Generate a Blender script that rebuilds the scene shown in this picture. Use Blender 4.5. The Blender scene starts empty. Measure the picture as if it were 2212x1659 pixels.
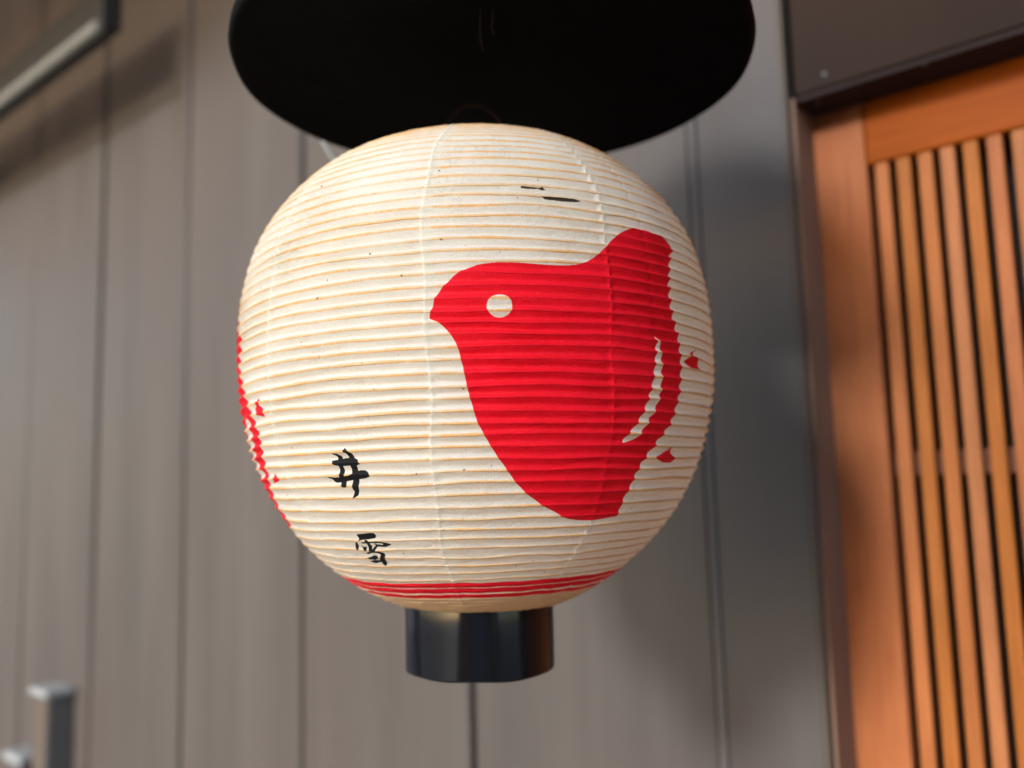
import bpy, bmesh, math, random
import numpy as np
from mathutils import Vector, Matrix

R = math.radians
rnd = random.Random(7)
scene = bpy.context.scene
col = scene.collection

# ------------------------------------------------------------------ camera
EYE = 1.6
PITCH, ROLL = 0.115042, 0.026942
cd = bpy.data.cameras.new('camera')
cam = bpy.data.objects.new('camera', cd)
col.objects.link(cam)
cd.sensor_width = 36.0
cd.lens = 36.0 * 1864.36 / 2212
cd.clip_start, cd.clip_end = 0.02, 300
cd.dof.use_dof = True
cd.dof.focus_distance = 0.478
cd.dof.aperture_fstop = 3.3
cp, sp = math.cos(PITCH), math.sin(PITCH)
cr, sr = math.cos(ROLL), math.sin(ROLL)
X, U, F = Vector((1, 0, 0)), Vector((0, -sp, cp)), Vector((0, cp, sp))
right = cr * X - sr * U
up = sr * X + cr * U
m = Matrix((right, up, -F)).transposed().to_4x4()
m.translation = Vector((0, 0, EYE))
cam.matrix_world = m
scene.camera = cam

# ------------------------------------------------------------------ light
SUN_AZ = Vector((-0.58, -0.81, 0)).normalized()     # horizontally towards the light
SUN_EL = R(20)
w = bpy.data.worlds.new('World')
scene.world = w
w.use_nodes = True
wn = w.node_tree
wn.nodes.clear()
sky = wn.nodes.new('ShaderNodeTexSky')
sky.sky_type = 'NISHITA'
sky.sun_disc = False
sky.sun_elevation = SUN_EL
sky.dust_density = 0.9
sky.ozone_density = 1.0
sky.air_density = 1.0
sky.sun_rotation = math.atan2(SUN_AZ.x, SUN_AZ.y)
bg = wn.nodes.new('ShaderNodeBackground')
bg.inputs['Strength'].default_value = 0.15
wo = wn.nodes.new('ShaderNodeOutputWorld')
wn.links.new(sky.outputs[0], bg.inputs[0])
wn.links.new(bg.outputs[0], wo.inputs[0])
sd = bpy.data.lights.new('sun', 'SUN')
sd.energy = 1.25
sd.angle = R(9)
sd.color = (0.85, 0.93, 1.0)
sun = bpy.data.objects.new('sun', sd)
col.objects.link(sun)
to_sun = SUN_AZ * math.cos(SUN_EL) + Vector((0, 0, math.sin(SUN_EL)))
sun.rotation_euler = to_sun.to_track_quat('Z', 'Y').to_euler()
scene.view_settings.view_transform = 'Standard'
scene.view_settings.look = 'None'
scene.view_settings.gamma = 1
scene.view_settings.exposure = 1.5
scene.view_settings.use_curve_mapping = False
scene.cycles.max_bounces = 8

# ------------------------------------------------------------------ helpers
def link(o, parent=None):
    col.objects.link(o)
    if parent:
        o.parent = parent
    return o

def tag(o, label=None, cat=None, group=None, kind=None):
    if label: o['label'] = label
    if cat: o['category'] = cat
    if group: o['group'] = group
    if kind: o['kind'] = kind
    return o

def empty(name, loc, label, cat, group=None, rotz=0):
    o = bpy.data.objects.new(name, None)
    o.empty_display_size = 0.05
    o.location = loc
    o.rotation_euler.z = rotz
    link(o)
    return tag(o, label, cat, group)

def mesh_obj(name, bm, mat, parent=None, smooth=False, bevel=0, seg=2):
    if bevel:
        bmesh.ops.bevel(bm, geom=bm.edges[:], offset=bevel, segments=seg, affect='EDGES', profile=0.5)
    me = bpy.data.meshes.new(name)
    bm.to_mesh(me)
    bm.free()
    me.materials.append(mat)
    if smooth:
        me.polygons.foreach_set('use_smooth', [True] * len(me.polygons))
    return link(bpy.data.objects.new(name, me), parent)

def box_bm(x0, x1, y0, y1, z0, z1, bm=None):
    bm = bm or bmesh.new()
    v = [bm.verts.new(p) for p in ((x0, y0, z0), (x1, y0, z0), (x1, y1, z0), (x0, y1, z0),
                                   (x0, y0, z1), (x1, y0, z1), (x1, y1, z1), (x0, y1, z1))]
    for f in ((0, 3, 2, 1), (4, 5, 6, 7), (0, 1, 5, 4), (1, 2, 6, 5), (2, 3, 7, 6), (3, 0, 4, 7)):
        bm.faces.new([v[i] for i in f])
    return bm

def box(name, x0, x1, y0, y1, z0, z1, mat, parent=None, bevel=0.002):
    return mesh_obj(name, box_bm(x0, x1, y0, y1, z0, z1), mat, parent, bevel=bevel)

def tube_bm(pts, rad, sides=10, bm=None, close=False):
    bm = bm or bmesh.new()
    pts = [Vector(p) for p in pts]
    n = len(pts)
    rings = []
    for i, p in enumerate(pts):
        a = pts[(i - 1) % n] if (close or i) else p
        b = pts[(i + 1) % n] if (close or i < n - 1) else p
        t = (b - a).normalized()
        s = t.cross(Vector((0, 0, 1)))
        if s.length < 1e-3: s = t.cross(Vector((0, 1, 0)))
        s.normalize()
        q = s.cross(t)
        r = rad[i] if isinstance(rad, (list, tuple)) else rad
        rings.append([bm.verts.new(p + s * r * math.cos(k * 2 * math.pi / sides) + q * r * math.sin(k * 2 * math.pi / sides)) for k in range(sides)])
    for i in range(n if close else n - 1):
        A, B = rings[i], rings[(i + 1) % n]
        for k in range(sides):
            bm.faces.new((A[k], A[(k + 1) % sides], B[(k + 1) % sides], B[k]))
    if not close:
        bm.faces.new(rings[0]); bm.faces.new(rings[-1][::-1])
    bmesh.ops.recalc_face_normals(bm, faces=bm.faces[:])
    return bm

def lathe_bm(prof, n=128, wob=None):
    bm = bmesh.new()
    rings = []
    for r, z in prof:
        if r < 1e-6:
            rings.append([bm.verts.new((0, 0, z))]); continue
        ring = []
        for k in range(n):
            a = k * 2 * math.pi / n
            dr, dz = wob(a, z) if wob else (0, 0)
            ring.append(bm.verts.new(((r + dr) * math.cos(a), (r + dr) * math.sin(a), z + dz)))
        rings.append(ring)
    for A, B in zip(rings, rings[1:]):
        for k in range(n):
            k2 = (k + 1) % n
            if len(A) == 1 and len(B) > 1: bm.faces.new((A[0], B[k2], B[k]))
            elif len(B) == 1 and len(A) > 1: bm.faces.new((A[k], A[k2], B[0]))
            elif len(A) > 1: bm.faces.new((A[k], A[k2], B[k2], B[k]))
    bmesh.ops.recalc_face_normals(bm, faces=bm.faces[:])
    return bm

# ------------------------------------------------------------------ materials
class Mat:
    def __init__(s, name, rough=0.5, color=(.5, .5, .5), spec=None):
        s.m = bpy.data.materials.new(name)
        s.m.use_nodes = True
        s.t = s.m.node_tree
        s.t.nodes.clear()
        s.out = s.n('ShaderNodeOutputMaterial')
        s.b = s.n('ShaderNodeBsdfPrincipled')
        s.b.inputs['Base Color'].default_value = (*color, 1)
        s.b.inputs['Roughness'].default_value = rough
        if spec is not None: s.b.inputs['Specular IOR Level'].default_value = spec
        s.l(s.b.outputs[0], s.out.inputs[0])
    def n(s, t, **kw):
        nd = s.t.nodes.new(t)
        for k, v in kw.items(): setattr(nd, k, v)
        return nd
    def l(s, a, b): s.t.links.new(a, b)
    def coord(s, kind='Object', scale=(1, 1, 1), loc=(0, 0, 0)):
        tc = s.n('ShaderNodeTexCoord'); mp = s.n('ShaderNodeMapping')
        mp.inputs['Scale'].default_value = scale
        mp.inputs['Location'].default_value = loc
        s.l(tc.outputs[kind], mp.inputs[0])
        return mp.outputs[0]
    def noise(s, vec, scale, detail=4, rough=0.55, dist=0):
        nd = s.n('ShaderNodeTexNoise')
        nd.inputs['Scale'].default_value = scale
        nd.inputs['Detail'].default_value = detail
        nd.inputs['Roughness'].default_value = rough
        nd.inputs['Distortion'].default_value = dist
        s.l(vec, nd.inputs['Vector'])
        return nd.outputs[0]
    def math(s, op, a, b=None, c=None, clamp=False):
        nd = s.n('ShaderNodeMath', operation=op); nd.use_clamp = clamp
        for i, v in enumerate((a, b, c)):
            if v is None: continue
            if isinstance(v, (int, float)): nd.inputs[i].default_value = v
            else: s.l(v, nd.inputs[i])
        return nd.outputs[0]
    def mapr(s, v, a, b, c=0.0, d=1.0, smooth=False):
        nd = s.n('ShaderNodeMapRange')
        if smooth: nd.interpolation_type = 'SMOOTHSTEP'
        s.l(v, nd.inputs[0])
        for i, q in enumerate((a, b, c, d)): nd.inputs[i + 1].default_value = q
        return nd.outputs[0]
    def ramp(s, v, stops):
        nd = s.n('ShaderNodeValToRGB')
        e = nd.color_ramp.elements
        while len(e) < len(stops): e.new(0.5)
        for q, (p, c) in zip(e, stops): q.position = p; q.color = (*c, 1)
        s.l(v, nd.inputs[0])
        return nd.outputs[0]
    def mix(s, f, a, b, mode='MIX'):
        nd = s.n('ShaderNodeMix', data_type='RGBA', blend_type=mode)
        for sock, v in ((nd.inputs[0], f), (nd.inputs[6], a), (nd.inputs[7], b)):
            if isinstance(v, (int, float)): sock.default_value = v
            elif isinstance(v, tuple): sock.default_value = (*v, 1)
            else: s.l(v, sock)
        return nd.outputs[2]
    def base(s, v): s.l(v, s.b.inputs['Base Color'])
    def roughin(s, v): s.l(v, s.b.inputs['Roughness'])
    def bump(s, h, dist=0.001, strength=1.0):
        nd = s.n('ShaderNodeBump')
        nd.inputs['Strength'].default_value = strength
        nd.inputs['Distance'].default_value = dist
        s.l(h, nd.inputs['Height'])
        s.l(nd.outputs[0], s.b.inputs['Normal'])
        return nd.outputs[0]
    def attr(s, name):
        nd = s.n('ShaderNodeAttribute', attribute_name=name)
        return nd.outputs['Fac']
    def objrand(s):
        return s.n('ShaderNodeObjectInfo').outputs['Random']

def wood(name, c1, c2, rough=0.5, rnd_amt=0.3, axis='z', stain=None):
    M = Mat(name, rough)
    rv = M.objrand()
    off = M.n('ShaderNodeCombineXYZ'); 
    for i in range(3): M.l(M.math('MULTIPLY', rv, 37.0 + 11 * i), off.inputs[i])
    tc = M.n('ShaderNodeTexCoord')
    ad = M.n('ShaderNodeVectorMath', operation='ADD'); M.l(tc.outputs['Object'], ad.inputs[0]); M.l(off.outputs[0], ad.inputs[1])
    mp = M.n('ShaderNodeMapping'); M.l(ad.outputs[0], mp.inputs[0])
    mp.inputs['Scale'].default_value = (1, 1, .04) if axis == 'z' else (.04, 1, 1)
    g = M.noise(mp.outputs[0], 260, 6, 0.6, 0.4)
    g2 = M.noise(ad.outputs[0], 5, 3)
    c = M.ramp(g, [(0.3, c1), (0.7, c2)])
    c = M.mix(M.mapr(g2, .35, .7, 0, .45), c, tuple(q * .62 for q in c1))
    v = M.n('ShaderNodeHueSaturation'); M.l(c, v.inputs['Color'])
    M.l(M.mapr(rv, 0, 1, 1 - rnd_amt, 1 + rnd_amt), v.inputs['Value'])
    M.l(M.mapr(M.math('FRACT', M.math('MULTIPLY', rv, 7.3)), 0, 1, .493, .498), v.inputs['Hue'])
    M.l(M.mapr(M.math('FRACT', M.math('MULTIPLY', rv, 3.7)), 0, 1, .94, 1.08), v.inputs['Saturation'])
    M.base(v.outputs[0])
    M.b.inputs['Specular IOR Level'].default_value = .07
    M.bump(g, 0.0006, 0.5)
    return M.m

def wall_paint(name, base, rough=0.42, spec=.18):
    M = Mat(name, rough)
    v = M.coord('Object', (1, 1, .12))
    a = M.noise(v, 9, 4, .6)
    b = M.noise(M.coord('Object', (1, 1, .5)), 2.2, 3)
    c = M.noise(M.coord('Object', (1, 1, .03)), 60, 5, .6)
    k = tuple(base)
    c1 = M.ramp(a, [(.3, tuple(q * .84 for q in k)), (.7, tuple(q * 1.15 for q in k))])
    c1 = M.mix(M.mapr(b, .35, .65, 0, .6), c1, (k[0] * 1.04, k[1] * .95, k[2] * .95))
    c1 = M.mix(M.mapr(c, .5, .75, 0, .35), c1, tuple(q * 1.18 for q in k))
    sp_ = M.noise(M.coord('Object'), 420, 3, .6)
    c1 = M.mix(M.mapr(sp_, .66, .72, 0, .5), c1, tuple(q * .55 for q in k))
    M.base(c1)
    M.b.inputs['Specular IOR Level'].default_value = spec
    M.roughin(M.mapr(a, .3, .7, rough - .06, rough + .12))
    M.bump(M.noise(v, 40, 5), .0008, .5)
    return M.m

mat_panel = wall_paint('taupe_panel_paint', (.083, .070, .0615))
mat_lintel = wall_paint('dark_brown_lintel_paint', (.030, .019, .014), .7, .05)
mat_trim = wall_paint('grey_trim_paint', (.105, .083, .066), .8, .05)
mat_strip = wall_paint('pale_joint_strip', (.108, .098, .090), .8, .05)
mat_backing = Mat('dark_joint_backing', .8, (.05, .043, .040)).m
mat_reveal = wood('reveal_brown_wood', (.20, .125, .080), (.25, .155, .100), .7, .05)
mat_soffit = wood('soffit_dark_wood', (.022, .014, .012), (.035, .022, .018), .6, .05, 'x')
def added_awning():
    M = Mat('added_awning_canvas', .8, (.42, .30, .19))
    c = M.ramp(M.noise(M.coord('Object', (1, 1, 1)), 3, 4), [(.3, (.66, .42, .26)), (.7, (.72, .48, .31))])
    M.base(c)
    tr = M.n('ShaderNodeBsdfTranslucent'); M.l(c, tr.inputs[0])  # translucent so the added canvas warms the shaded wall
    mx = M.n('ShaderNodeMixShader'); mx.inputs[0].default_value = .42
    M.l(M.b.outputs[0], mx.inputs[1]); M.l(tr.outputs[0], mx.inputs[2]); M.l(mx.outputs[0], M.out.inputs[0])
    return M.m
mat_added_awning = added_awning()
mat_door = wood('orange_cedar', (.33, .098, .026), (.46, .160, .046), .42, .04)
mat_rail = wood('orange_cedar_rail', (.24, .058, .012), (.34, .090, .022), .42, .04, 'x')
mat_slat = wood('orange_cedar_slat', (.34, .125, .043), (.47, .180, .066), .42, .12)
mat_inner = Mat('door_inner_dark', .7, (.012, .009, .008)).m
mat_midrail = wood('door_inner_rail', (.12, .05, .03), (.18, .08, .045), .6, .05, 'x')
mat_dark_box = Mat('dark_grey_metal', .6, (.028, .025, .022), spec=.2).m
mat_pale_metal = Mat('pale_metal', .6, (.17, .165, .145), spec=.2).m
mat_box_grey = Mat('grey_box_plastic', .6, (.085, .083, .083), spec=.2).m
mat_box_pale = Mat('pale_box_lid', .7, (.27, .275, .27), spec=.2).m
mat_cable = Mat('pale_cable', .4, (.50, .58, .58)).m

def lacquer(name, color, rough, bumpd=0.0004):
    M = Mat(name, rough, color)
    v = M.coord('Object')
    n1 = M.noise(v, 18, 3)
    sc_ = M.noise(M.coord('Object', (1, 1, 12)), 40, 6, .7)
    M.roughin(M.mapr(sc_, .5, .8, rough, rough + .12))
    M.bump(n1, bumpd, .6)
    M.b.inputs['Specular IOR Level'].default_value = .3
    M.b.inputs['Coat Roughness'].default_value = .08
    return M.m
mat_lacquer = lacquer('black_lacquer', (.005, .005, .006), .13, .0003)
mat_hood = lacquer('black_painted_wood', (.0012, .0012, .0013), .6)
mat_hood.node_tree.nodes['Principled BSDF'].inputs['Specular IOR Level'].default_value = .04
mat_hook = Mat('rusty_wire', .7, (.018, .010, .008), spec=.1).m

# paper: colours follow the stored distance to the painted marks, relief is in the mesh
def paper(name, is_rib=False):
    M = Mat(name, 0.65, spec=.22)
    v = M.coord('Object')
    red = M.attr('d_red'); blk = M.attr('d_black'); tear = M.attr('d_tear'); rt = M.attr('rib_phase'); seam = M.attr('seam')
    fib = M.noise(M.coord('Object', (1, 1, 1)), 900, 3, .6)
    big = M.noise(v, 22, 4, .6)
    edge = M.noise(v, 600, 3)
    streak = M.noise(M.coord('Object', (1, 1, .35)), 150, 5, .65, 1.5)
    col_ = M.ramp(big, [(.3, (.84, .81, .705)), (.7, (.885, .87, .79))])
    col_ = M.mix(M.mapr(fib, .35, .62, .16, 0), col_, (.60, .565, .49))
    # stained paper right at each hoop
    wob = M.math('MULTIPLY', M.math('SUBTRACT', streak, .5), .10)
    ph = M.math('ADD', M.math('ADD', rt, .045), wob)
    near = M.math('SUBTRACT', 1.0, M.math('DIVIDE', M.math('ABSOLUTE', ph), .14 if not is_rib else 9.), clamp=True)
    near = M.mapr(near, .0, .5, 0, 1, True)
    patch = M.mapr(M.noise(v, 55, 5, .7), .22, .42, .25, 1)
    fleck = M.mapr(M.noise(M.coord('Object', (1, 1, .6)), 420, 4, .7), .36, .60, 1, .45)
    patch = M.math('MULTIPLY', patch, M.mapr(M.noise(M.coord('Object', (1, 1, 4)), 16, 3, .6), .38, .60, .35, 1))
    st = M.math('MULTIPLY', M.math('MULTIPLY', near, patch), fleck)
    soft = M.mapr(M.math('ABSOLUTE', M.math('ADD', rt, .05)), .05, .20, 1, 0, True)
    soft = M.math('MULTIPLY', soft, M.mapr(M.noise(M.coord('Object', (1, 1, .5)), 24, 3), .3, .6, .35, 1))
    col_ = M.mix(M.math('MULTIPLY', soft, .36 if not is_rib else .8), col_, (.80, .63, .38))
    lit_rim = M.math('MULTIPLY', M.mapr(rt, .05, .09, 0, 1), M.mapr(rt, .10, .24, 1, 0))  # pale line painted where paper above a hoop faces the light
    col_ = M.mix(M.math('MULTIPLY', lit_rim, .5), col_, (.93, .92, .88))
    # the overlap strips hide the hoops
    sm = M.math('MULTIPLY', M.mapr(seam, -.0006, .0001, 0, 1), M.mapr(seam, .0054, .0060, 1, 0))
    sl_ = M.mapr(M.math('ABSOLUTE', seam), .0003, .0009, 1, 0)
    st = M.math('MULTIPLY', st, M.math('SUBTRACT', 1.0, M.math('MULTIPLY', sm, .6)))
    col_ = M.mix(st, col_, (.88, .55, .20))
    col_ = M.mix(M.math('MULTIPLY', sm, .22), col_, (.80, .79, .64))
    col_ = M.mix(M.math('MULTIPLY', sl_, .65), col_, (.90, .89, .80))
    oz = M.n('ShaderNodeSeparateXYZ'); M.l(v, oz.inputs[0])
    ends = M.math('MAXIMUM', M.mapr(oz.outputs[2], -.156, -.150, 1, 0), M.mapr(oz.outputs[2], .146, .153, 0, 1))
    col_ = M.mix(M.math('MULTIPLY', ends, .85), col_, (.70, .48, .26))
    # age spots and brown stains
    spot = M.mapr(M.noise(v, 260, 2, .5), .745, .77, 0, .75)
    col_ = M.mix(spot, col_, (.10, .07, .05))
    stain = M.mapr(M.noise(M.coord('Object', (1, 1, 2.5)), 30, 4, .6), .66, .78, 0, .35)
    col_ = M.mix(stain, col_, (.62, .45, .26))
    # paints
    dj = M.math('MULTIPLY', M.math('SUBTRACT', edge, .5), .0004)
    rmask = M.mapr(M.math('ADD', red, dj), -.00012, .00012, 1, 0)
    redc = M.mix(M.mapr(M.noise(M.coord('Object', (1, 1, 2.2)), 45, 6, .7), .3, .7, 0, 1), (.68, .001, .009), (.80, .0025, .017))
    redc = M.mix(M.math('MULTIPLY', M.mapr(fib, .5, .75, 0, .10), 1), redc, (.8, .12, .12))
    col_ = M.mix(rmask, col_, redc)
    dry = M.mapr(M.noise(M.coord('Object', (1, 1, 3)), 300, 4, .7), .70, .76, 0, .0006)
    bmask = M.mapr(M.math('ADD', M.math('ADD', blk, dj), dry), -.0001, .0001, 1, 0)
    col_ = M.mix(bmask, col_, (.006, .006, .006))
    tear_shade = M.mapr(M.math('ADD', tear, dj), -.00034, -.00020, 1, 0)
    col_ = M.mix(tear_shade, col_, (.07, .05, .035))  # tears stay closed; dark colour painted for the shade inside them
    M.base(col_)
    M.roughin(M.mapr(bmask, 0, 1, .62, .75))
    # fine wrinkles of the dried paper
    wr = M.noise(M.coord('Object', (1, 1, .8)), 75, 5, .6, 2.2)
    ridge = M.math('ABSOLUTE', M.math('SUBTRACT', wr, .5))
    ridge = M.mapr(ridge, 0, .07, 1, 0)
    ridge = M.math('MULTIPLY', ridge, M.mapr(M.noise(v, 14, 3), .42, .7, 0, 1))
    ridge = M.math('MULTIPLY', ridge, M.mapr(rmask, 0, 1, 1, .35))
    h = M.math('ADD', M.math('MULTIPLY', ridge, .6), M.math('MULTIPLY', fib, .45))
    h = M.math('ADD', h, M.math('MULTIPLY', streak, .8))
    nrm = M.bump(h, .00065 if not is_rib else .0004, .8)
    tr = M.n('ShaderNodeBsdfTranslucent')
    M.l(M.mix(1.0, col_, (1.0, .915, .76), 'MULTIPLY'), tr.inputs[0])
    M.l(nrm, tr.inputs['Normal'])
    mx = M.n('ShaderNodeMixShader')
    f = M.math('MULTIPLY', M.mapr(M.math('MAXIMUM', rmask, bmask), 0, 1, .50, .26), 1.0)
    M.l(f, mx.inputs[0]); M.l(M.b.outputs[0], mx.inputs[1]); M.l(tr.outputs[0], mx.inputs[2])
    M.l(mx.outputs[0], M.out.inputs[0])
    return M.m
mat_paper = paper('washi_paper')
mat_rib = paper('papered_bamboo_hoop', True)

# ------------------------------------------------------------------ ground
def ground_mat():
    M = Mat('street_stone', .7)
    br = M.n('ShaderNodeTexBrick')
    M.l(M.coord('Object', (1, 1, 1)), br.inputs['Vector'])
    br.inputs['Scale'].default_value = 1.6
    br.inputs['Color1'].default_value = (.40, .34, .27, 1)
    br.inputs['Color2'].default_value = (.48, .41, .33, 1)
    br.inputs['Mortar'].default_value = (.10, .095, .09, 1)
    br.inputs['Mortar Size'].default_value = .012
    n = M.noise(M.coord('Object'), 9, 6)
    M.base(M.mix(.4, br.outputs[0], M.ramp(n, [(.3, (.30, .245, .185)), (.7, (.60, .50, .39))])))
    M.bump(n, .004, .5)
    return M.m
bm = bmesh.new()
vs = [bm.verts.new(p) for p in ((-120, -120, 0), (120, -120, 0), (120, 120, 0), (-120, 120, 0))]
bm.faces.new(vs)
tag(mesh_obj('ground', bm, ground_mat()), kind='structure')

# ------------------------------------------------------------------ house wall (local x runs along the wall to the right, -y is out to the street)
YAW = 0.875795
WD = 1.15
ROTZ = YAW - math.pi / 2
def wall_frame(name, label, cat, group=None):
    return empty(name, (0, WD, 0), label, cat, group, ROTZ)
house = wall_frame('townhouse', 'townhouse front clad in tall taupe grey panels behind the paper lantern', 'house')
GR = .0095                                       # joint width
joints = [-.0861 + .3757 * k for k in range(-14, 2)]
box('wall_backing', -5.6, .398, .016, .12, 0, 4.2, mat_backing, house, 0)
XE = .398
proto = None
for a, b in zip(joints, joints[1:] + [XE + GR / 2 - .0045]):
    x0, x1 = a + GR / 2, b - GR / 2
    if abs(b + 1.213) < .01: x1 -= .004
    if abs(a + 1.213) < .01: x0 += .004
    if abs(b - .2896) < .01: x1 = b - .0115
    if abs(a - .2896) < .01: x0 = a - .0005
    bmq = bmesh.new()
    # panel with chamfered long edges running back into the joint
    cl = .0006 if abs(a - .2896) < .01 else .0035
    c = .0006 if b > .3 else .0035
    prof = [(x0, .015), (x0, .004), (x0 + cl, 0), (x1 - c, 0), (x1, .004), (x1, .015)]
    zs = (0, 1.05, 2.1, 3.1, 4.2)
    rows = [[bmq.verts.new((px, py + (0 if py > .01 else .0012 * math.sin(3 * z + a * 9)), z)) for px, py in prof] for z in zs]
    for r0, r1 in zip(rows, rows[1:]):
        for i in range(len(prof) - 1):
            bmq.faces.new((r0[i], r0[i + 1], r1[i + 1], r1[i]))
    bmesh.ops.recalc_face_normals(bmq, faces=bmq.faces[:])
    p = mesh_obj('wall_panel', bmq, mat_panel, house)
box('joint_strip', .2896 - .0110, 0.2896 - .001, -.0025, .014, 0, 4.2, mat_strip, house, .0015)
box('corner_trim', XE - .0044, XE, -.0008, .075, 0, 4.2, mat_trim, house, .0005)
DG = .0644                                       # depth of the door recess
box('door_reveal', XE, XE + .004, .012, DG - .001, 0, 2.010, mat_reveal, house, 0)
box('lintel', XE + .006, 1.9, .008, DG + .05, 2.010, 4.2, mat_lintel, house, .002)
box('soffit_board', XE + .0045, 1.9, .011, DG - .001, 2.004, 2.0095, mat_soffit, house, 0)
for sx, sy_, sz, on_soffit in ((.534, .0155, 2.0037, True), (.422, .0255, 2.0037, True), (.4378, .0075, 2.024, False)):
    sc1 = mesh_obj('screw', lathe_bm([(0, .0008), (.0016, .0006), (.0024, 0), (0, -.0004)], 12), mat_pale_metal, house, True)
    sc1.location = (sx, sy_, sz)
    sc1.rotation_euler = (R(180), 0, 0) if on_soffit else (R(90), 0, 0)
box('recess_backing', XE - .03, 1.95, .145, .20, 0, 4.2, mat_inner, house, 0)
box('right_jamb', 1.27, 1.9, 0, DG + .05, 0, 2.003, mat_panel, house, .002)

# unseen canvas added over the left front to shade and warm the wall top
def added_sheet(x0_, x1_, out, z, rise, mat):
    bm = bmesh.new()
    n = 24
    top = [(x0_ + (x1_ - x0_) * k / n, .015 * math.sin(k * 1.3)) for k in range(n + 1)]
    A = [bm.verts.new((x, -out, z)) for x, q in top]
    B = [bm.verts.new((x, -out, z + .12)) for x, q in top]
    Cc = [bm.verts.new((x, -out / 2, z + .12 + rise / 2 - .03 + q)) for x, q in top]
    D = [bm.verts.new((x, -.002, z + rise)) for x, q in top]
    for P_, Q_ in ((A, B), (B, Cc), (Cc, D)):
        for k in range(n): bm.faces.new((P_[k], P_[k + 1], Q_[k + 1], Q_[k]))
    return mesh_obj('added_awning', bm, mat, house)
added_sheet(-5.6, -.25, 1.2, 2.455 + 1.2 * math.tan(SUN_EL), .60, mat_added_awning)
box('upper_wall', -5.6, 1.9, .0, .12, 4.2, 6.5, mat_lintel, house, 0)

# ------------------------------------------------------------------ sliding lattice door
door = wall_frame('lattice_door', 'orange cedar sliding door with narrow vertical slats in the brown recess', 'door')
y0 = DG
box('stile', XE - .012, .4564, y0, y0 + .034, .02, 2.03, mat_door, door, .0025)
box('stile', 1.20, 1.26, y0, y0 + .034, .02, 2.03, mat_door, door, .0025)
box('top_rail', .4568, 1.1996, y0 + .001, y0 + .034, 1.934, 2.03, mat_rail, door, .0025)
box('bottom_rail', .4568, 1.1996, y0 + .001, y0 + .034, .02, .16, mat_rail, door, .0025)
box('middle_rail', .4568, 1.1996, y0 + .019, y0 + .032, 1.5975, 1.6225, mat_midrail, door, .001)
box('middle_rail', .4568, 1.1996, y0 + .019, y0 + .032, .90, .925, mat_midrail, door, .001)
PITCHX = .02172
sw = .0142
base = None
x = .4564 + .0076
sl = None
k = 0
while x + sw < 1.198:
    if sl is None:
        sl = mesh_obj('slat', box_bm(-sw / 2, sw / 2, -.0075, .0075, -.887, .887), mat_slat, door, bevel=.0016)
        o = sl
    else:
        o = sl.copy(); link(o, door)
    o.location = (x + sw / 2 + rnd.uniform(-.0004, .0004), y0 + .011 + rnd.uniform(-.0006, .0006), 1.047)
    x += PITCHX
    k += 1
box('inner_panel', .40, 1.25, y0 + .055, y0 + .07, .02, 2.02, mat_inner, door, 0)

# ------------------------------------------------------------------ dark sign box high on the left wall with a pale strip
sb = wall_frame('wall_canopy', 'dark grey box high on the left wall, pale strip along its lower edge', 'canopy')
XS = -.86
box('canopy_body', -3.2, XS - .015, -.165, -.125, 2.508, 2.60, mat_dark_box, sb, .004)
box('edge_strip', -3.2, XS, -.186, -.166, 2.482, 2.506, mat_pale_metal, sb, .006)
for bx_ in (-2.9, -2.0):
    box('bracket', bx_, bx_ + .03, -.124, -.001, 2.53, 2.56, mat_dark_box, sb, .002)

# ------------------------------------------------------------------ small boxes at the lower left
mb = wall_frame('meter_box', 'dark grey box with pale flat lid low on the left wall panels', 'box')
box('case', -1.352, -1.284, -.055, -.001, .6, 1.166, mat_box_grey, mb, .003)
box('front_plate', -1.350, -1.287, -.0575, -.0555, .61, 1.160, mat_trim, mb, .0005)
box('lid', -1.362, -1.276, -.064, -.001, 1.167, 1.182, mat_box_pale, mb, .003)
mb2 = wall_frame('pipe_cover', 'small pale lidded cover at the lower left corner, below the dark grey box', 'cover')
box('cover_body', -1.50, -1.43, -.05, -.001, .5, 1.0, mat_box_grey, mb2, .003)
box('cover_lid', -1.512, -1.415, -.06, -.001, 1.001, 1.02, mat_box_pale, mb2, .006)

# ------------------------------------------------------------------ lantern
AX, AY = -0.02438575, 0.62
ZC = EYE + 0.08481566
RM, HU, HD, EM, EN = 0.16726482, 0.16568244, 0.17532156, 2.58897178, 2.12439865
lantern = empty('paper_lantern', (AX, AY, ZC), 'round cream paper lantern with red bird and black brush writing under the black hood', 'lantern')

def rad(z):
    z = np.asarray(z, float)
    t = np.where(z > 0, z / HU, -z / HD)
    return RM * np.sqrt(np.clip(1 - np.abs(t) ** np.where(z > 0, EM, EN), 0, None))
# arc length table
zt = np.sin(np.linspace(-np.pi / 2, np.pi / 2, 4001)); zt = np.where(zt > 0, zt * HU, zt * HD)
rt_ = rad(zt)
st_ = np.concatenate([[0], np.cumsum(np.hypot(np.diff(zt), np.diff(rt_)))])
def s_of(z): return np.interp(z, zt, st_)
def z_of(s): return np.interp(s, st_, zt)
s_bot = np.interp(.0525, rt_[:2000], st_[:2000])
s_top = np.interp(-.0525, -rt_[2001:], st_[2001:])
hoops = [126.2, 119.5, 113.4, 107.9, 102.3, 95.7, 89.0, 81.9, 75.3, 69.0, 62.1, 55.4, 48.6, 42.1, 35.6, 28.9, 21.8, 14.9, 8.4, 1.6, -4.8, -11.3, -18.2,
         -25.2, -32.3, -38.9, -45.8, -52.2, -58.4, -64.7, -71.3, -77.8, -83.9, -90.3, -97.3, -103.7, -109.5, -115.1, -120.7, -126.0, -130.9, -135.7, -140.2]
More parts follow.
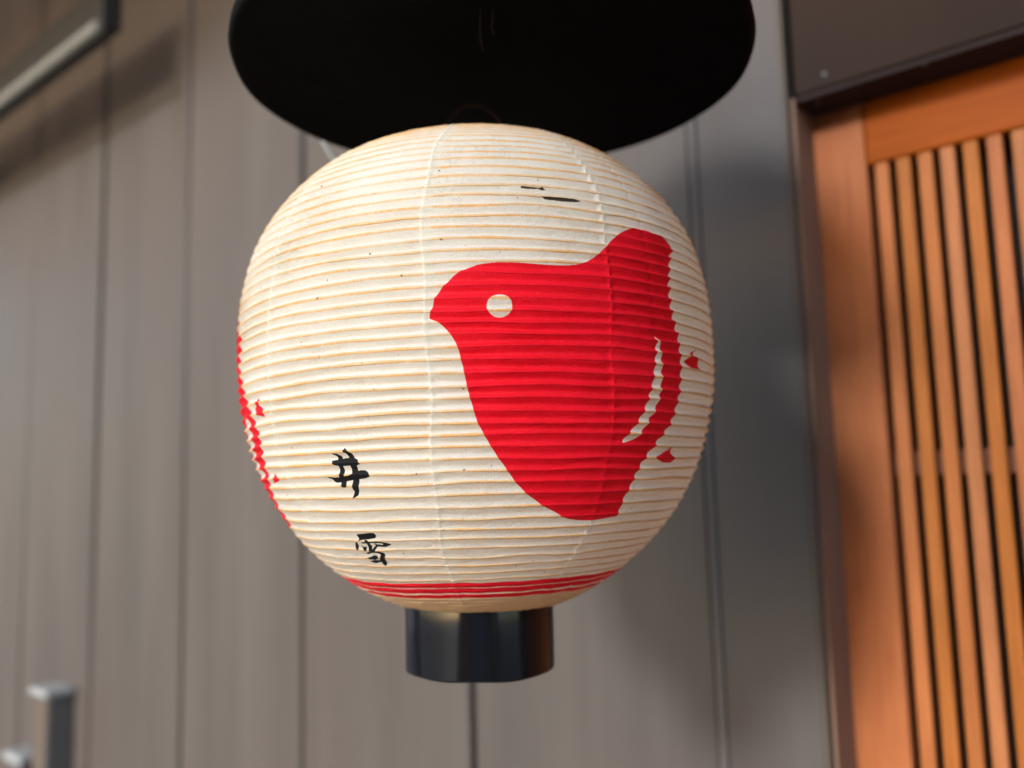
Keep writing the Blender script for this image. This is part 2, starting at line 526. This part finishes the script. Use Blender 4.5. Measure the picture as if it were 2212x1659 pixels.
hs = [float(s_of(h / 1000)) for h in hoops][::-1]
while hs[0] - .0064 > s_bot + .002: hs.insert(0, hs[0] - .0064)
while hs[-1] + .0066 < s_top - .002: hs.append(hs[-1] + .0066)
hs = np.array(hs)
knots = np.concatenate([[s_bot], hs, [s_top]])

SEAMS = np.array([-160, -122, -84, -46, -7.5, 29.8, 67, 105, 143, 172], float)
EXTRA = [40.7]
rng = np.random.default_rng(3)

def vnoise(phi, s, nphi, ns, seed):
    """smooth value noise, periodic in phi"""
    g = np.random.default_rng(seed).uniform(-1, 1, (nphi, ns + 3))
    a = (phi / (2 * np.pi) % 1.0) * nphi
    b = np.clip((s - s_bot) / (s_top - s_bot), 0, 1) * ns
    i, j = np.floor(a).astype(int), np.floor(b).astype(int)
    fa, fb = a - i, b - j
    fa, fb = fa * fa * (3 - 2 * fa), fb * fb * (3 - 2 * fb)
    i0, i1 = i % nphi, (i + 1) % nphi
    return (g[i0, j] * (1 - fa) + g[i1, j] * fa) * (1 - fb) + (g[i0, j + 1] * (1 - fa) + g[i1, j + 1] * fa) * fb

def seam_pos(s):                       # seams wander a little
    return [SEAMS[k] + .6 * np.sin(s * 31 + k * 1.7) + .3 * np.sin(s * 97 + k) for k in range(len(SEAMS))]

def poly_factor(phid):
    """hoops are slightly flattened between the seams"""
    x = ((phid + 180) % 360) - 180
    ss = np.sort(SEAMS)
    idx = np.searchsorted(ss, x)
    lo = np.where(idx == 0, ss[-1] - 360, ss[(idx - 1) % len(ss)])
    hi = np.where(idx == len(ss), ss[0] + 360, ss[idx % len(ss)])
    h = np.radians((hi - lo) / 2); d = np.radians(x - (lo + hi) / 2)
    return 1.001 + .05 * (np.cos(h) / np.cos(d) - 1)

def surface(phid, s, extra=0.0, relief=True):
    """phi in degrees from the camera side (+ to the right), s arc length -> xyz, phase"""
    phi = np.radians(phid)
    s2 = s + (vnoise(phi, s, 26, 44, 5) * .0008 + vnoise(phi, s, 60, 90, 6) * .00022) * (1 if relief else 0)
    z = z_of(s2); r = rad(z)
    ds = 1e-3
    dz = z_of(s2 + ds) - z_of(s2 - ds); dr = rad(z_of(s2 + ds)) - rad(z_of(s2 - ds))
    L = np.hypot(dz, dr); nr, nz = dz / L, -dr / L
    k = np.clip(np.searchsorted(knots, s, side='right') - 1, 0, len(knots) - 2)
    t = (s - knots[k]) / (knots[k + 1] - knots[k])
    span = knots[k + 1] - knots[k]
    # sag between hoops: cusp at the hoop, a round hollow between, deepest just below the upper hoop
    tt = t ** .74
    sag = .72 * (.5 - .5 * np.cos(2 * np.pi * tt)) + .28 * np.sin(np.pi * tt)
    gore = np.digitize(((phid + 180) % 360) - 180, SEAMS)
    amp = .30 + .05 * np.sin(k * 12.9898 + gore * 4.1) + vnoise(phi, s, 40, 60, 9) * .045
    amp = amp * np.interp(z, [-.150, -.13, -.115, -.085, -.05, .10, .15], [.12, .18, .25, .5, .9, 1, .6])
    # paper is tighter right at a seam
    allq = np.array([((phid - q + 180) % 360) - 180 for q in seam_pos(s)])
    sgn = np.take_along_axis(allq, np.abs(allq).argmin(0)[None], 0)[0] * np.pi / 180 * np.maximum(r, .03)
    sd_ = np.abs(sgn)
    tight = 1 - .25 * np.exp(-(sd_ / .0015) ** 2)
    disp = -span * amp * sag * tight
    # creases radiating from the seams and soft dents
    disp = disp + vnoise(phi, s, 9, 7, 11) * .0009 + vnoise(phi, s, 150, 160, 12) * .00016 * np.exp(-sd_ / .02) + vnoise(phi, s, 90, 150, 13) * .00012
    disp = disp + .0002 * np.exp(-(sd_ / .0008) ** 2)
    for q in EXTRA:
        disp = disp - .0004 * np.exp(-((phid - q) / .35) ** 2)
    if not relief: disp = disp * 0 + vnoise(phi, s, 9, 7, 11) * .0009
    disp = disp + extra
    rr = (r * poly_factor(phid)) + disp * nr
    zz = z + disp * nz
    return rr * np.sin(phi), -rr * np.cos(phi), zz, t, k, span, sgn, s2

# painted marks, as outlines on the unrolled paper: (degrees round the lantern, millimetres above its middle)
MARKS = {
    'bird': [[-6.82,4.5],[-6.43,6.9],[-5.97,10.7],[-5.5,15.8],[-4.01,21.3],[-1.93,27.6],[0.43,31.4],[2.79,33.6],[5.75,34.6],[8.73,34.6],[11.74,34.4],[16.42,33.7],[20.49,34.2],[23.21,35.5],[25.42,38.8],[27.41,42.7],[30.1,49.8],[32.55,55.7],[35.13,60.3],[38.99,63.5],[41.89,64.5],[44.58,64.2],[47.73,61.8],[50.0,60.0],[51.84,57.9],[50.94,54.7],[49.37,50.7],[48.2,42.0],[47.19,34.5],[47.0,28.5],[47.03,23.7],[46.81,18.7],[47.11,14.0],[47.81,7.5],[48.51,3.0],[48.98,-1.6],[49.26,-6.3],[49.57,-12.0],[49.73,-17.6],[49.66,-23.3],[49.81,-29.0],[49.68,-34.6],[49.15,-40.3],[48.72,-46.0],[47.98,-50.7],[46.72,-55.4],[44.79,-60.7],[43.26,-65.8],[41.38,-71.3],[40.51,-75.8],[39.56,-79.4],[39.23,-84.8],[38.88,-88.4],[38.31,-92.0],[37.98,-96.5],[38.32,-100.2],[38.04,-103.4],[38.38,-105.3],[35.83,-106.2],[32.45,-107.0],[28.71,-107.3],[25.87,-106.6],[22.89,-105.3],[20.27,-102.2],[17.23,-98.8],[13.24,-92.7],[9.85,-85.1],[7.72,-77.3],[5.75,-70.4],[4.19,-63.7],[2.99,-57.8],[1.69,-51.0],[1.15,-44.4],[0.48,-37.7],[-0.03,-31.0],[-0.4,-24.3],[-0.92,-17.6],[-1.45,-11.2],[-2.14,-7.3],[-2.98,-3.4],[-4.12,0.1],[-5.27,2.8]],
    'eye': [[8.96,10.4],[8.86,8.8],[8.61,7.2],[8.21,5.9],[7.69,4.9],[7.1,4.3],[6.48,4.1],[5.85,4.3],[5.28,5.0],[4.79,6.0],[4.42,7.3],[4.19,8.8],[4.12,10.5],[4.22,12.1],[4.47,13.6],[4.86,14.9],[5.37,15.9],[5.96,16.5],[6.59,16.7],[7.22,16.5],[7.8,15.9],[8.3,14.9],[8.67,13.6],[8.9,12.0]],
    'slit': [[40.78,-1.2],[42.0,-4.2],[42.34,-7.3],[42.52,-11.0],[42.67,-16.5],[42.8,-22.9],[42.93,-29.3],[42.8,-34.8],[42.29,-40.3],[41.39,-45.8],[39.93,-52.2],[38.26,-57.7],[36.79,-61.7],[34.9,-63.1],[33.12,-64.0],[34.16,-59.6],[36.2,-55.1],[37.77,-48.8],[38.76,-42.5],[39.46,-36.1],[40.1,-30.7],[40.41,-25.2],[40.65,-18.8],[41.02,-13.2],[41.16,-7.6],[41.25,-4.4]],
    'm1': [[57.15,-5.0],[56.02,-7.6],[55.81,-9.7],[57.31,-10.7],[58.26,-14.3],[59.31,-17.2],[56.0,-17.7],[53.55,-17.8],[50.98,-14.0],[53.91,-10.2],[54.33,-8.2]],
    'm2': [[49.35,-64.9],[50.72,-69.3],[52.77,-72.3],[52.16,-75.2],[48.59,-75.2],[44.02,-71.7],[46.93,-70.3],[48.72,-67.9]],
    'left': [[-63.53,13.9],[-65.31,11.4],[-64.36,7.3],[-65.59,2.2],[-65.49,-2.5],[-66.13,-6.9],[-64.47,-14.9],[-62.17,-23.9],[-60.44,-31.6],[-57.87,-38.5],[-56.74,-44.9],[-55.63,-51.2],[-55.92,-59.1],[-57.96,-66.8],[-58.05,-72.1],[-59.18,-78.3],[-62.48,-84.5],[-63.54,-90.0],[-65.57,-96.6],[-63.93,-101.2],[-63.91,-107.7],[-73.54,-110.7],[-73.41,-107.4],[-73.68,-94.0],[-73.69,-84.4],[-73.65,-73.9],[-73.51,-66.2],[-73.36,-47.2],[-72.94,-31.1],[-72.41,-14.1],[-72.03,-2.7],[-71.75,14.5],[-71.72,18.4]],
    'lslit': [[-61.42,-38.5],[-61.44,-44.8],[-61.49,-50.2],[-62.44,-55.5],[-64.23,-60.7],[-67.0,-66.8],[-64.23,-70.3],[-61.06,-73.7],[-63.1,-77.2],[-69.25,-78.1],[-73.8,-74.8],[-73.59,-70.5],[-73.62,-65.3],[-73.61,-57.7],[-70.36,-52.5],[-67.95,-46.3],[-66.51,-42.0]],
    'l1': [[-52.97,-29.2],[-51.25,-31.4],[-51.8,-33.8],[-49.65,-38.6],[-50.09,-41.5],[-53.58,-39.0],[-55.77,-35.9],[-53.59,-33.8]],
    'l2': [[-54.02,-75.1],[-52.61,-76.9],[-50.2,-77.9],[-52.61,-79.9],[-57.53,-81.1],[-54.86,-79.0]],
    'kanji': [[[-29.65,-65.4],[-28.57,-65.7],[-27.75,-67.1],[-27.5,-69.1],[-27.72,-72.0],[-27.74,-75.6],[-28.12,-78.7],[-28.07,-83.4],[-28.29,-84.0],[-29.26,-83.6],[-29.4,-82.0],[-29.25,-78.6],[-28.93,-75.5],[-28.64,-72.4],[-28.67,-69.3],[-28.65,-67.5]],[[-26.48,-63.3],[-25.68,-64.2],[-24.83,-66.1],[-24.56,-69.2],[-24.26,-72.8],[-24.37,-75.9],[-24.58,-80.5],[-25.3,-86.2],[-25.88,-88.8],[-27.36,-90.2],[-26.46,-86.9],[-26.64,-85.3],[-26.3,-82.0],[-25.75,-79.4],[-25.77,-75.8],[-25.7,-72.2],[-25.77,-68.5],[-26.15,-65.4],[-26.74,-64.2]],[[-30.36,-69.7],[-29.14,-69.5],[-27.88,-69.3],[-26.61,-68.7],[-24.75,-68.7],[-23.71,-69.8],[-23.26,-71.6],[-24.21,-72.4],[-26.06,-72.2],[-28.02,-72.4],[-29.43,-71.7],[-30.07,-70.8]],[[-32.55,-78.1],[-30.45,-78.8],[-28.87,-78.7],[-26.75,-77.8],[-24.89,-76.3],[-23.63,-75.5],[-22.52,-75.8],[-21.76,-77.1],[-21.58,-78.6],[-22.7,-79.5],[-24.64,-80.1],[-26.13,-80.4],[-28.21,-81.1],[-30.37,-81.6],[-31.11,-81.2],[-31.5,-79.5]],[[-31.41,-111.4],[-29.14,-111.0],[-26.94,-110.4],[-25.56,-110.5],[-25.32,-112.1],[-25.93,-113.7],[-27.95,-114.2],[-30.15,-114.5],[-31.77,-115.1],[-30.98,-114.1]],[[-32.75,-115.6],[-32.45,-116.1],[-32.62,-118.1],[-33.7,-120.8],[-34.35,-120.2],[-34.06,-118.5]],[[-31.15,-116.1],[-28.91,-115.5],[-25.93,-115.4],[-24.32,-115.9],[-22.82,-116.6],[-21.94,-117.6],[-23.99,-119.1],[-25.75,-119.1],[-24.86,-118.0],[-24.06,-117.1],[-25.33,-116.4],[-27.35,-116.3],[-29.93,-116.7],[-31.05,-116.8]],[[-27.01,-116.7],[-26.17,-117.4],[-24.78,-117.7],[-25.41,-118.9],[-26.58,-118.8],[-28.22,-121.2],[-29.29,-121.5],[-27.98,-119.4],[-26.79,-118.0]],[[-29.59,-114.6],[-28.44,-114.9],[-28.42,-116.9],[-28.24,-118.3],[-28.92,-121.2],[-30.05,-121.4],[-29.72,-119.5],[-29.47,-117.8],[-29.46,-115.8]],[[-31.83,-117.8],[-31.31,-119.0],[-30.01,-118.9],[-31.05,-121.2],[-31.69,-120.4]],[[-31.92,-123.1],[-30.41,-121.9],[-28.58,-121.3],[-26.79,-121.6],[-25.61,-122.7],[-25.64,-124.0],[-26.41,-126.4],[-26.48,-128.5],[-27.15,-130.1],[-27.92,-130.5],[-28.41,-129.4],[-28.05,-127.6],[-28.33,-127.0],[-27.54,-124.7],[-27.02,-123.8],[-27.8,-122.8],[-29.3,-122.5],[-31.34,-123.5]],[[-32.35,-125.6],[-30.48,-124.8],[-29.23,-124.1],[-28.29,-124.7],[-28.56,-125.9],[-29.85,-126.6],[-31.92,-126.6]],[[-32.33,-127.7],[-30.4,-127.1],[-27.99,-127.0],[-27.77,-128.2],[-29.26,-128.6],[-30.76,-129.2],[-31.87,-128.5]]],
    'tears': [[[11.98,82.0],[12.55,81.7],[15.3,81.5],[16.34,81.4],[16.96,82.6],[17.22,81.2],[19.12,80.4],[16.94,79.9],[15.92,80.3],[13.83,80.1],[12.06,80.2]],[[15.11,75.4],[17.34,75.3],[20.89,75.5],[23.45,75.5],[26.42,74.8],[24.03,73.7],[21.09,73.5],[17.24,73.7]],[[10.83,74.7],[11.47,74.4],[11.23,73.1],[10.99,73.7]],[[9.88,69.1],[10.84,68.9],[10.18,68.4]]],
}
def unroll(pts):
    a = np.array(pts, float)
    return np.stack([np.radians(a[:, 0]) * .15, s_of(a[:, 1] / 1000)], 1)
def smooth_poly(P, it=1):
    for _ in range(it):
        Q = np.roll(P, -1, 0)
        P = np.stack([P * .75 + Q * .25, P * .25 + Q * .75], 1).reshape(-1, 2)
    return P
def sdf(P, pts):
    """signed distance (negative inside) of pts Nx2 to polygon P"""
    out = np.full(len(pts), .05)
    lo, hi = P.min(0) - .004, P.max(0) + .004
    sel = np.where(((pts > lo) & (pts < hi)).all(1))[0]
    if len(sel) == 0: return out
    p = pts[sel]
    d2 = np.full(len(p), 1e9); inside = np.zeros(len(p), bool)
    for a, b in zip(P, np.roll(P, -1, 0)):
        e = b - a; q = p - a
        h = np.clip((q @ e) / max(e @ e, 1e-14), 0, 1)
        d2 = np.minimum(d2, ((q - h[:, None] * e) ** 2).sum(1))
        c = (a[1] > p[:, 1]) != (b[1] > p[:, 1])
        xi = a[0] + (p[:, 1] - a[1]) / (e[1] if abs(e[1]) > 1e-14 else 1e-14) * e[0]
        inside ^= c & (p[:, 0] < xi)
    d = np.sqrt(d2)
    out[sel] = np.where(inside, -d, d)
    return out

def marks(phid, s):
    ph = ((np.asarray(phid) + 180) % 360) - 180
    pts = np.stack([np.radians(ph) * .15, s], 1)
    g = lambda n, i=1: sdf(smooth_poly(unroll(MARKS[n]), i), pts)
    red = np.minimum.reduce([np.maximum(g('bird', 2), -np.minimum(g('eye'), g('slit'))), g('m1', 0), g('m2', 0)])
    red = np.minimum(red, np.minimum.reduce([np.maximum(g('left') - .0006, -g('lslit')), g('l1', 0), g('l2', 0)]))
    # the back of the second bird, out of sight round the left side
    back = np.array([(-71, 20), (-76, 45), (-85, 60), (-97, 60), (-108, 40), (-122, 34), (-132, 20), (-139, 0), (-131, -12), (-127, -50), (-117, -85), (-100, -106), (-82, -112), (-71, -112)], float)
    red = np.minimum(red, sdf(smooth_poly(unroll(back), 2), pts))
    for z0, z1 in ((-.1459, -.1426), (-.1500, -.1464), (-.1538, -.1508)):
        a, b = s_of(z0), s_of(z1)
        ww = .00025 * np.sin(np.radians(ph) * 9) + .0003 * np.sin(np.radians(ph) * 23 + 1)
        red = np.minimum(red, np.abs(s + ww - (a + b) / 2) - (b - a) / 2)
    blk = np.minimum.reduce([sdf(unroll(q), pts) - .00006 for q in MARKS['kanji'][4:]] + [sdf(unroll(q), pts) - .00022 for q in MARKS['kanji'][:4]])
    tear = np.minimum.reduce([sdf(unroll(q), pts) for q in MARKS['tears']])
    return red, blk, tear

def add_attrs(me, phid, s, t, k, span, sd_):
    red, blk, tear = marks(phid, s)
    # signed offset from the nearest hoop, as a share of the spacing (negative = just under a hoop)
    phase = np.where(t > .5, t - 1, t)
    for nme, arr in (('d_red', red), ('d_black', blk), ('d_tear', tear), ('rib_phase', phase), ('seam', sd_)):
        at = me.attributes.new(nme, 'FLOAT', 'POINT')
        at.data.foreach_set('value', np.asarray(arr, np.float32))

def grid_mesh(name, co, nr, nc, mat, closed_cols=True, closed_rows=False):
    me = bpy.data.meshes.new(name)
    i = np.arange(nr if closed_rows else nr - 1)[:, None]; j = np.arange(nc if closed_cols else nc - 1)[None, :]
    i2 = (i + 1) % nr; j2 = (j + 1) % nc
    q = np.stack([i * nc + j, i * nc + j2, i2 * nc + j2, i2 * nc + j], -1).reshape(-1, 4)
    me.vertices.add(len(co)); me.vertices.foreach_set('co', co.astype(np.float32).ravel())
    me.loops.add(q.size); me.loops.foreach_set('vertex_index', q.ravel().astype(np.int32))
    me.polygons.add(len(q)); me.polygons.foreach_set('loop_start', (np.arange(len(q)) * 4).astype(np.int32))
    me.update(calc_edges=True)
    me.polygons.foreach_set('use_smooth', np.ones(len(q), bool))
    me.materials.append(mat)
    return me

# rows: dense between hoops
tl = np.array([0, .05, .11, .19, .29, .40, .51, .62, .72, .81, .89, .95])
S = np.concatenate([knots[k] + (knots[k + 1] - knots[k]) * tl for k in range(len(knots) - 1)] + [[knots[-1]]])
C = np.concatenate([np.arange(-90, -36, .3), np.arange(-36, -20, .1), np.arange(-20, 62, .3), np.arange(62, 90, .5), np.arange(90, 270, 1.0)])
SS, CC = np.meshgrid(S, C, indexing='ij')
sf, cf = SS.ravel(), CC.ravel()
x_, y_, z_, t_, k_, sp_, sd2, r_ = surface(cf, sf)
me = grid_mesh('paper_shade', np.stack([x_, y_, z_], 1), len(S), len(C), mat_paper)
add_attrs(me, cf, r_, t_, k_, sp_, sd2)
shade = link(bpy.data.objects.new('paper_shade', me), lantern)

# bamboo hoops, papered over, standing slightly proud of the shade
for h in hs:
    cc = np.concatenate([np.arange(-90, -36, .6), np.arange(-36, -20, .15), np.arange(-20, 62, .5), np.arange(62, 90, .8), np.arange(90, 270, 3.0)])
    nsd = 8
    aa = np.arange(nsd) * 2 * np.pi / nsd
    A, Cc = np.meshgrid(cc, aa, indexing='ij')
    rt0 = .00085
    thick = rt0 * (.95 + .22 * vnoise(np.radians(A.ravel()), np.full(A.size, h), 60, 50, 21) + .18 * vnoise(np.radians(A.ravel()), np.full(A.size, h), 260, 50, 22))
    ds_ = thick * np.sin(Cc.ravel()); dn = thick * .75 * np.cos(Cc.ravel())
    hh = np.full(A.size, h)
    x_, y_, z_, t_, k_, sp_, sd2, r_ = surface(A.ravel(), hh + 1e-7, 0.0)
    x2, y2, z2, *_ = surface(A.ravel(), hh + 1e-7, .001)
    nx, ny, nz = (x2 - x_) / .001, (y2 - y_) / .001, (z2 - z_) / .001
    # direction up along the surface
    phi = np.radians(A.ravel())
    tr_, tz_ = -nz, np.hypot(nx, ny)
    off = -.00040 + dn
    co = np.stack([x_ + nx * off + np.sin(phi) * tr_ * ds_, y_ + ny * off - np.cos(phi) * tr_ * ds_, z_ + nz * off + tz_ * ds_], 1)
    me = grid_mesh('bamboo_hoop', co, len(cc), nsd, mat_rib, True, True)
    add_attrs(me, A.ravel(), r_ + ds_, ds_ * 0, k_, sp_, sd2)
    link(bpy.data.objects.new('bamboo_hoop', me), lantern)

# lacquered rings
def wob(a, z): return (.0005 * math.sin(2 * a + 1) + .0003 * math.sin(5 * a + z * 60), .0006 * math.sin(2 * a) + .0003 * math.sin(7 * a))
zb = EYE - .1262 - ZC
ztop = float(z_of(s_bot)) + .004
prof = [(.0488, ztop), (.0512, ztop), (.0513, ztop - .0004), (.0514, ztop - .02), (.0515, zb + .0016), (.0515, zb + .0012), (.0511, zb + .0004), (.0505, zb), (.0495, zb), (.0486, zb), (.0482, zb + .0006), (.0480, zb + .002), (.0480, ztop - .01), (.0488, ztop)]
ring = mesh_obj('bottom_ring', lathe_bm(prof, 160, wob), mat_lacquer, lantern, True)
ring.location.x = -.003
nail = mesh_obj('nail', lathe_bm([(0, 0), (.0009, 0), (.0008, .0005), (0, .0008)], 12), mat_hook, ring, True)
na = R(-38)
nail.location = (.0514 * math.sin(na), -.0514 * math.cos(na), zb + .028)
nail.rotation_euler = (R(90), 0, na)
zt0 = float(z_of(s_top)) - .004
prof = [(.0488, zt0), (.0512, zt0), (.0505, zt0 + .005), (.0495, zt0 + .0055), (.0488, zt0)]
mesh_obj('top_ring', lathe_bm(prof, 160, wob), mat_lacquer, lantern, True)
# wire loop by which it hangs from the hood
HZ = EYE + .304
lp = [(.030 * math.cos(a) , 0.02, zt0 + .002 + .050 * math.sin(a)) for a in np.linspace(0, math.pi, 15)]
mesh_obj('hanging_wire', tube_bm(lp, .0012, 8), mat_hook, lantern, True)

# ------------------------------------------------------------------ hood
HX, HY = -.0074, .62
hood = empty('lantern_hood', (HX, HY, HZ), 'round black wooden hood covering the top of the paper lantern', 'hood')
RH = .191
def hw(a, z): return (.0006 * math.sin(3 * a + .5) + .0004 * math.sin(11 * a), 0)
prof = [(0, .004), (.10, .003), (RH - .012, .002), (RH - .004, .0), (RH - .001, .0015), (RH, .004), (RH - .001, .012), (RH - .006, .020), (.178, .06), (.160, .105), (.128, .150), (.08, .185), (.03, .203), (0, .205)]  # unseen dome made tall so its shadow reaches higher on the wall
mesh_obj('hood_body', lathe_bm(prof, 200, hw), mat_hood, hood, True)
for dx, L_ in ((-.0065, .043), (.0015, .020)):
    pts = [(dx + .0005, -.094, .003), (dx, -.092, -.004), (dx - .001, -.094 + L_ * .5, -.006), (dx, -.092 + L_, -.004), (dx, -.091 + L_, .003)]
    mesh_obj('wire_hook', tube_bm(pts, .0007, 8), mat_hook, hood, True)
pole = mesh_obj('hanging_rod', tube_bm([(0, 0, .20), (0, 0, .80), ], .005, 10), mat_dark_box, hood, True)

# pale cable passing behind the lantern top
cb = tube_bm([Vector((-.28, 1.376, EYE + .62)), Vector((-.26, 1.20, EYE + .60)), Vector((-.23, 1.0, EYE + .53)), Vector((-.205, .86, EYE + .47)), Vector((-.197, .80, EYE + .43)), Vector((-.193, .81, EYE + .38)), Vector((-.187, .83, EYE + .355)), Vector((-.178, .85, EYE + .338)), Vector((-.150, .87, EYE + .318)),
              Vector((-.10, .90, EYE + .30)), Vector((-.02, .905, EYE + .28)), Vector((-.01, .905, EYE + .15)), Vector((-.01, .95, EYE + .11)), Vector((-.01, 1.155, EYE + .10))], .0022, 10)
c = mesh_obj('power_cable', cb, mat_cable, None, True)
tag(c, 'pale cable curving behind the top of the paper lantern, left of the black hood', 'cable')

# ------------------------------------------------------------------ far side of the lane (behind the viewer, seen only as reflections)
def far_house(name, label, x0, x1, y, cols, h=3.6):
    root = wall_frame(name, label, 'house')
    box('facade', x0, x1, y - .3, y, 0, h, mat_lintel, root, 0)
    n = int((x1 - x0) / .9)
    for i in range(n):
        xa = x0 + .1 + i * (x1 - x0 - .1) / n
        box('shop_front', xa, xa + (x1 - x0) / n - .12, y + .001, y + .03, .3, 2.5, cols[i % len(cols)], root, .004)
    return root
m_blue = Mat('blue_curtain', .7, (.18, .25, .38)).m
m_red = Mat('red_brown_post', .6, (.30, .07, .05)).m
m_cream = Mat('cream_plaster', .8, (.60, .58, .50)).m
m_brown = Mat('brown_boards', .6, (.14, .06, .045)).m
m_green = Mat('grey_green_boards', .6, (.16, .18, .16)).m
# out is -y in the wall frame
far_house('opposite_shop', 'brown shop front across the lane, behind and right of the viewer', .95, 10.0, -3.4, [m_red, m_blue, m_blue, m_blue, m_brown, m_green, m_cream, m_green])
far_house('opposite_house', 'pale house front across the lane, behind and left of the viewer', -9.0, -4.6, -3.4, [m_cream, m_green, m_brown])
